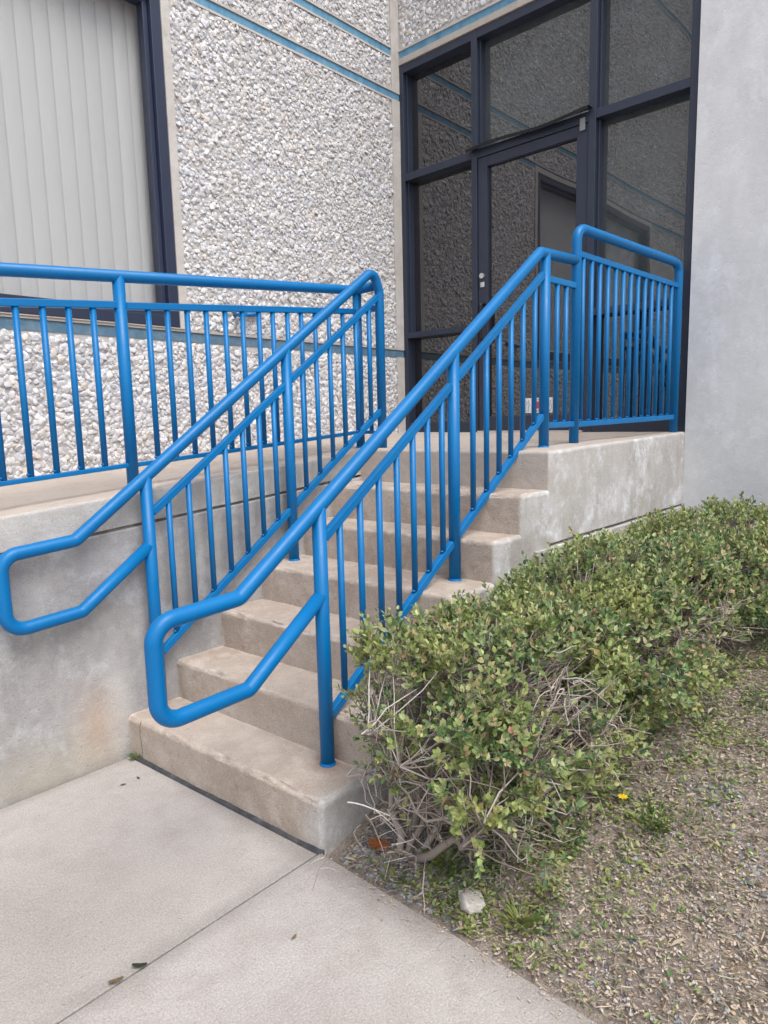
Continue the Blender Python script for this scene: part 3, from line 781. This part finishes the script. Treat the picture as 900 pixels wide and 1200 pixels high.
def shrub(name, lab, base, c, rad, nsprig, seed, bare=(), stems=7):
    random.seed(seed)
    root = empty(name, base, lab, 'shrub', 'shrubs in the hedge beside the steps')
    tw = Tw(); P = []; Dv = []; Nv = []; L = []
    c = Vector(c); rad = Vector(rad); base = Vector(base)
    mains = []
    for i in range(stems):
        b0 = base + Vector((random.uniform(-.09, .09), random.uniform(-.06, .06), -.03))
        tgt = Vector((c.x + random.uniform(-.75, .75) * rad.x, c.y + random.uniform(-.6, .6) * rad.y, c.z + random.uniform(-.35, .45) * rad.z))
        pts = wig(b0, tgt, 12, .055); tw.add(pts, random.uniform(.009, .015), .004, 7); mains += pts[3:]
        for k in range(4):
            s = random.choice(pts[3:]); e = s + Vector((random.uniform(-1, 1) * rad.x, random.uniform(-1, 1) * rad.y, random.uniform(-.1, .9) * rad.z)) * .55
            q = wig(s, e, 6, .05); tw.add(q, .006, .0025, 5); mains += q[2:]
    made = 0; tries = 0
    while made < nsprig and tries < nsprig * 12:
        tries += 1
        d = Vector((random.gauss(0, 1), random.gauss(0, 1), random.gauss(.25, 1))).normalized()
        q = Vector([math.copysign(abs(v) ** .72, v) for v in d])          # boxier than an ellipsoid
        rr_ = random.uniform(.0, 1) ** .33
        p = c + Vector((q.x * rad.x, q.y * rad.y, q.z * rad.z)) * (.42 + .58 * rr_)
        out = (p - c); 
        k = 1 + .20 * noise.noise(p * 4.3 + Vector((seed, 0, 0))) + .10 * noise.noise(p * 12)
        p = c + out * k
        if p.y > -W - .045 or p.z < ground_z(p.x, p.y) + .03: continue
        if p.x < -3.33: continue
        g_ = noise.noise(p * 6.5 + Vector((0, seed * 3.1, 0)))
        if g_ < -.06 and random.random() < .90: continue
        skip = False
        for bc, br in bare:
            if (p - Vector(bc)).length < br and random.random() < .80: skip = True
        # lower part of a hedge is sparser
        h = (p.z - ground_z(p.x, p.y)) / max(.1, (c.z + rad.z - ground_z(p.x, p.y)))
        if h < .34 and random.random() < .72: skip = True
        if skip: 
            if random.random() < .5:
                e = p; s = min(random.sample(mains, min(14, len(mains))), key=lambda m_: (m_ - e).length)
                if (s - e).length < .4: tw.add(wig(s, e, 5, .045), .0028, .0012, 4)
            continue
        made += 1
        n = Vector((out.x / rad.x ** 2, out.y / rad.y ** 2, out.z / rad.z ** 2)).normalized()
        dr = (n * .8 + Vector((0, 0, .65)) + Vector((random.gauss(0, .5), random.gauss(0, .5), random.gauss(0, .4)))).normalized()
        ln = random.uniform(.035, .075)
        if random.random() < .5:
            s = min(random.sample(mains, min(14, len(mains))), key=lambda m_: (m_ - p).length)
            if (s - p).length < .42: tw.add(wig(s, p, 4, .03), .0024, .0014, 4)
        tw.add([p, p + dr * ln], .0013, .0009, 3)
        nl = random.randint(6, 11); ort = dr.orthogonal().normalized()
        a = random.uniform(0, 6.28)
        for j in range(nl):
            t = (j + .5) / nl; a += 2.4
            o = (Matrix.Rotation(a, 3, dr) @ ort)
            P.append(p + dr * ln * t); ld = (dr * (.35 + .7 * t) + o * (1.0 - .35 * t) + Vector((0, 0, .15))); Dv.append(ld)
            Nv.append(dr + Vector((random.gauss(0, .35), random.gauss(0, .35), random.gauss(.3, .35)))); L.append(random.uniform(.015, .029) * (1.05 - .25 * t))
    # dead grey twigs poking out of the crown
    for bc, br in bare:
        for k in range(30):
            s = Vector(bc) + Vector((random.gauss(0, .4), random.gauss(.1, .35), random.gauss(-.1, .4))) * br
            e = s + Vector((random.gauss(-.25, .7), random.gauss(-.45, .55), random.gauss(.3, .7))).normalized() * random.uniform(.05, .13)
            q = wig(s, e, 5, .03); tw.add(q, .0026, .0010, 4)
            for z in range(2):
                a = random.choice(q[1:4]); tw.add(wig(a, a + Vector((random.gauss(0, .6), random.gauss(-.3, .6), random.gauss(.2, .6))) * .06, 3, .01), .0016, .0007, 3)
    V, F = leaves(np.array([v[:] for v in P]), np.array([v[:] for v in Dv]), np.array([v[:] for v in Nv]), np.array(L))
    from_np('foliage', V, F, M['leaf'], root)
    from_np('branches', [v[:] for v in tw.V], tw.F, M['bark'], root, smooth=True)
    return root
shrub('hedge_shrub', 'nearest hedge shrub, its bare trunk and grey twigs showing beside the lowest steps', (-2.84, -2.47, .04), (-2.64, -2.63, .41), (.43, .34, .33), 2150, 3,
      bare=[((-2.78, -2.90, .58), .13), ((-2.98, -2.52, .24), .24), ((-2.80, -2.75, .12), .16), ((-2.55, -2.92, .42), .10)], stems=8)
shrub('hedge_shrub', 'middle hedge shrub, dense green, between the nearest shrub and the one by the wall', (-1.85, -2.62, .24), (-1.88, -2.68, .51), (.56, .36, .285), 2600, 5,
      bare=[((-1.75, -2.98, .55), .13)], stems=7)
shrub('hedge_shrub', 'farthest hedge shrub against the smooth concrete wall and the landing', (-.85, -2.70, .45), (-.88, -2.80, .61), (.76, .44, .20), 2500, 9, stems=7)

# ------------------------------------------------------------------ ground litter (stuff)
def inmulch(x, y): return x > -3.02 and y < -W - .03 and not (x > -.04)
def scatter(n, x0, x1, y0, y1, f=None):
    out = []
    while len(out) < n:
        x, y_ = random.uniform(x0, x1), random.uniform(y0, y1)
        if not inmulch(x, y_): continue
        if f and random.random() > f(x, y_): continue
        out.append((x, y_, ground_z(x, y_)))
    return np.array(out)
random.seed(21)
den = lambda x, y_: min(1, .35 + .8 * (noise.noise(Vector((x * 2.5, y_ * 2.5, 7))) * .5 + .5))
P = scatter(56000, -3.0, -.9, -4.25, -2.28, den); n = len(P)
P[:, 2] += rng.uniform(-.002, .012, n)
an = rng.uniform(0, 6.28, n); Dv = np.stack([np.cos(an), np.sin(an), rng.normal(0, .25, n)], 1)
Nv = np.stack([rng.normal(0, .35, n), rng.normal(0, .35, n), np.ones(n)], 1)
V, F = leaves(P, Dv, Nv, rng.uniform(.005, .014, n), .95)
V2, F2 = leaves(P[:5000] + rng.normal(0, .02, (5000, 3)) * (1, 1, .15), Dv[:5000][:, [1, 0, 2]] * (1, 1, .3), Nv[:5000], rng.uniform(.02, .05, 5000), .13)
# dry straw-like shreds over everything, and a few crumbs spilt on the sidewalk edge
n3 = 38000; P3 = scatter(n3, -3.0, -.9, -4.25, -2.28, den); P3[:, 2] += rng.uniform(.002, .016, n3); a3 = rng.normal(.7, .9, n3)
D3 = np.stack([np.cos(a3), np.sin(a3), rng.normal(0, .12, n3)], 1); V3, F3 = leaves(P3, D3, np.tile((0, 0, 1.), (n3, 1)), rng.uniform(.012, .032, n3), .12)
n4 = 260; P4 = np.stack([-3.03 - np.abs(rng.normal(0, .035, n4)), rng.uniform(-4.0, -2.25, n4), np.full(n4, .0035)], 1); a4 = rng.uniform(0, 6.28, n4)
V4, F4 = leaves(P4, np.stack([np.cos(a4), np.sin(a4), np.zeros(n4)], 1), np.tile((0, 0, 1.), (n4, 1)), rng.uniform(.004, .012, n4), .8)
vs_ = [V, V2, V3, V4]; off = np.cumsum([0] + [len(v) for v in vs_])
o = from_np('mulch', np.vstack(vs_), np.vstack([f_ + k_ for f_, k_ in zip((F, F2, F3, F4), off)]), M['mulch']); tag(o, 'pale brown mulch of dry shredded leaves and wood chips on the bank', 'mulch', kind='stuff')
# dark blue-grey gravel showing by the trunk and at the lower right
tv = []; tf = []; k = 0
bm = bmesh.new(); bmesh.ops.create_icosphere(bm, subdivisions=1, radius=1); bm.verts.ensure_lookup_table()
iv = np.array([v.co[:] for v in bm.verts]); if_ = np.array([[a.index for a in t.verts] for t in bm.faces]); bm.free()
G = np.vstack([scatter(700, -3.0, -2.72, -2.75, -2.29), scatter(420, -2.95, -2.2, -3.6, -3.0, lambda x, y_: 1 if noise.noise(Vector((x * 4, y_ * 4, 2))) > .15 else .05)])
gn = len(G); gs = rng.uniform(.004, .010, gn)
Vg = iv[None] * (1 + rng.normal(0, .12, (gn, len(iv), 1))) * gs[:, None, None] * np.array([1.2, 1, .7]) + G[:, None]
o = from_np('gravel', Vg.reshape(-1, 3), (if_[None] + (np.arange(gn) * len(iv))[:, None, None]).reshape(-1, 3), M['gravel']); tag(o, 'dark blue-grey gravel showing through the mulch', 'gravel', kind='stuff')
# low green ground cover along the hedge foot and the sidewalk edge
def cover(x, y_):
    if random.random() < .045: return 1
    a = math.exp(-((x + 2.78) / .22) ** 2 - ((y_ + 2.74) / .14) ** 2)
    line = -2.62 - .22 * (x + 3.0)
    b = .6 * math.exp(-((y_ - line + .14) / .20) ** 2)
    return min(1, a + b) * (1 if noise.noise(Vector((x * 9, y_ * 9, 5))) > -.1 else .15)
P = scatter(8500, -3.0, -1.0, -3.3, -2.35, cover); n = len(P); P[:, 2] += rng.uniform(.003, .022, n)
an = rng.uniform(0, 6.28, n); Dv = np.stack([np.cos(an), np.sin(an), rng.uniform(-.1, .9, n)], 1); Nv = np.stack([rng.normal(0, .3, n), rng.normal(0, .3, n), np.ones(n)], 1)
V, F = leaves(P, Dv, Nv, rng.uniform(.010, .020, n), .9)
o = from_np('ground_cover', V, F, M['weed']); tag(o, 'small green weeds creeping along the foot of the hedge', 'weeds', kind='stuff')

def tuft(name, lab, x, y_, r, n, ln, wid=.28):
    z = ground_z(x, y_)
    a = rng.uniform(0, 6.28, n); rad = rng.uniform(0, r, n)
    P = np.stack([x + rad * np.cos(a), y_ + rad * np.sin(a), np.full(n, z)], 1)
    Dv = np.stack([np.cos(a) * .7, np.sin(a) * .7, rng.uniform(.3, 1.1, n)], 1)
    V, F = leaves(P, Dv, np.stack([rng.normal(0, .3, n), rng.normal(0, .3, n), np.ones(n)], 1), rng.uniform(.6, 1.1, n) * ln, wid)
    root = bpy.data.objects.new  # noqa
    o = from_np(name, V - np.array([x, y_, z]), F, M['weed']); o.location = (x, y_, z); tag(o, lab, 'weed', 'weed tufts in the mulch')
tuft('grass_tuft', 'small bright green tuft growing close to the sidewalk edge', -2.90, -2.87, .045, 110, .045)
tuft('grass_tuft', 'thin green tuft in the mulch out to the right of the pale stone', -2.42, -3.02, .05, 80, .05)
tuft('grass_tuft', 'leafy green sprout under the nearest shrub by its trunk', -2.86, -2.60, .05, 70, .05, .5)
tuft('grass_tuft', 'green tuft at the sidewalk edge below the lowest step corner', -2.96, -2.50, .04, 50, .035)
tuft('grass_tuft', 'tiny dark green sprout in the corner of the lowest step and ramp wall', -3.112, -1.245, .018, 40, .035)
bpy.data.objects['grass_tuft.004'].location.z = 0.0

# pale stone
def rock(loc, r, sc_):
    bm = bmesh.new(); bmesh.ops.create_icosphere(bm, subdivisions=3, radius=r)
    for v in bm.verts:
        n_ = v.co.normalized(); v.co *= 1 + .28 * noise.noise(n_ * 1.7 + Vector((4, 2, 1))) + .08 * noise.noise(n_ * 5)
        v.co = Vector((v.co.x * sc_[0], v.co.y * sc_[1], v.co.z * sc_[2]))
        for ax in range(3):   # chiselled flats
            lim = r * sc_[ax] * .78; v.co[ax] = max(-lim, min(lim, v.co[ax]))
    o = from_bm('stone', bm, M['stone'], smooth=True); o.data.set_sharp_from_angle(angle=R(28)); o.location = loc; o.rotation_euler = (0.15, .2, .9); return o
o = rock((-2.925, -2.73, ground_z(-2.925, -2.73) + .014), .046, (1.15, .85, .50)); tag(o, 'fist-sized pale angular stone near the sidewalk edge', 'stone')

def flat_leaf(name, outline, loc, rot, mat, lab, cat, size, group=None, curl=.25):
    bm = bmesh.new(); cx = sum(p[0] for p in outline) / len(outline); cy = sum(p[1] for p in outline) / len(outline)
    c = bm.verts.new((cx * size, cy * size, .0)); vs = [bm.verts.new((p[0] * size, p[1] * size, curl * size * ((p[0] - cx) ** 2 + .6 * (p[1] - cy) ** 2))) for p in outline]
    for a, b in zip(vs, vs[1:] + vs[:1]): bm.faces.new((c, a, b))
    bmesh.ops.solidify(bm, geom=bm.faces[:], thickness=.0006)
    o = from_bm(name, bm, mat); o.location = loc; o.rotation_euler = rot; tag(o, lab, cat, group); return o
oak = [(0, -1), (.08, -.6), (.35, -.55), (.42, -.38), (.16, -.25), (.5, .0), (.62, .22), (.2, .12), (.34, .5), (.3, .7), (.1, .45), (.0, .85), (-.1, .45), (-.32, .68), (-.34, .46), (-.2, .12), (-.6, .2), (-.5, 0), (-.16, -.25), (-.42, -.4), (-.34, -.55), (-.08, -.6)]
flat_leaf('oak_leaf', oak, (-2.925, -2.385, ground_z(-2.925, -2.385) + .028), (.35, -.3, .9), M['orange'], 'bright orange lobed leaf on the dark gravel beside the lowest step', 'leaf', .050)
ell = [(math.cos(a) * .42 + .0, math.sin(a)) for a in [i * math.pi / 6 for i in range(12)]]
for (x, y_, rz, s, mt, lab) in ((-3.62, -2.235, .9, .019, 'darkleaf', 'dark curled leaf lying on the sidewalk joint line'),
                            (-3.68, -2.235, 1.3, .018, 'brown', 'dry tan leaf on the sidewalk joint line, nearer the camera'),
                            (-3.31, -2.45, 1.8, .010, 'brown', 'small brown leaf alone on the right sidewalk slab'),
                            (-3.245, -1.40, 1.2, .011, 'darkleaf', 'dark leaf scrap on the sidewalk below the ramp wall corner'),
                            (-3.185, -1.40, .2, .009, 'darkleaf', 'tiny dark leaf scrap on the sidewalk next to the first step')):
    flat_leaf('fallen_leaf', ell, (x, y_, .004), (.1, .12, rz), M[mt], lab, 'leaf', s, curl=.5)
# small yellow flower in the mulch
fx, fy = -2.40, -2.92
fl = empty('yellow_flower', (fx, fy, ground_z(fx, fy)), 'small yellow flower at the mulch edge right of the shrub', 'flower')
tube('stem', [(fx, fy, ground_z(fx, fy)), (fx, fy, ground_z(fx, fy) + .028)], .0012, M['weed'], fl, 6)
bm = bmesh.new(); z = ground_z(fx, fy) + .03
for k in range(9):
    a = k * .698; c0 = bm.verts.new((fx, fy, z)); l1 = bm.verts.new((fx + .012 * math.cos(a - .3), fy + .012 * math.sin(a - .3), z + .003)); l2 = bm.verts.new((fx + .012 * math.cos(a + .3), fy + .012 * math.sin(a + .3), z + .003)); t_ = bm.verts.new((fx + .017 * math.cos(a), fy + .017 * math.sin(a), z + .001))
    bm.faces.new((c0, l1, t_, l2))
from_bm('petals', bm, M['yellow'], fl)

# ------------------------------------------------------------------ light, sky, camera
w = bpy.data.worlds.new('World'); sc.world = w; w.use_nodes = True
nt = w.node_tree; nt.nodes.clear()
sky = nt.nodes.new('ShaderNodeTexSky'); sky.sky_type = 'NISHITA'; sky.sun_disc = False
SUN_EL, SUN_AZ = R(60), R(192)      # azimuth clockwise from +Y
sky.sun_elevation = SUN_EL; sky.sun_rotation = SUN_AZ; sky.air_density = 1.2; sky.dust_density = 3.5
hs = nt.nodes.new('ShaderNodeHueSaturation'); hs.inputs['Saturation'].default_value = .42
bg = nt.nodes.new('ShaderNodeBackground'); bg.inputs[1].default_value = .15
wo = nt.nodes.new('ShaderNodeOutputWorld')
nt.links.new(sky.outputs[0], hs.inputs['Color']); nt.links.new(hs.outputs[0], bg.inputs[0]); nt.links.new(bg.outputs[0], wo.inputs[0])
sd = bpy.data.lights.new('sun', 'SUN'); sd.energy = 1.1; sd.angle = R(35); sd.color = (1, .965, .93)
so = bpy.data.objects.new('sun', sd); col.objects.link(so)
dirv = Vector((math.sin(SUN_AZ) * math.cos(SUN_EL), math.cos(SUN_AZ) * math.cos(SUN_EL), math.sin(SUN_EL)))
so.rotation_euler = dirv.to_track_quat('Z', 'Y').to_euler(); so.location = dirv * 20

yaw, pitch, roll, f = .7460, -.1390, -.0235, 793.56
fw = Vector((math.cos(pitch) * math.cos(yaw), math.cos(pitch) * math.sin(yaw), math.sin(pitch)))
rt = Vector((math.sin(yaw), -math.cos(yaw), 0)); up = rt.cross(fw)
rt2 = rt * math.cos(roll) + up * math.sin(roll); up2 = -rt * math.sin(roll) + up * math.cos(roll)
cd = bpy.data.cameras.new('camera'); cam = bpy.data.objects.new('camera', cd); col.objects.link(cam)
mt = Matrix((rt2, up2, -fw)).transposed().to_4x4(); mt.translation = (-4.2897, -3.7042, 1.3193)
cam.matrix_world = mt
cd.sensor_fit = 'VERTICAL'; cd.sensor_height = 36; cd.lens = 36 * f / 1200; cd.clip_end = 2000; cd.clip_start = .02
sc.camera = cam
vs = sc.view_settings; sc.view_settings.view_transform = 'Standard'; vs.look = 'None'; vs.gamma = 1; vs.exposure = .86; vs.use_curve_mapping = False
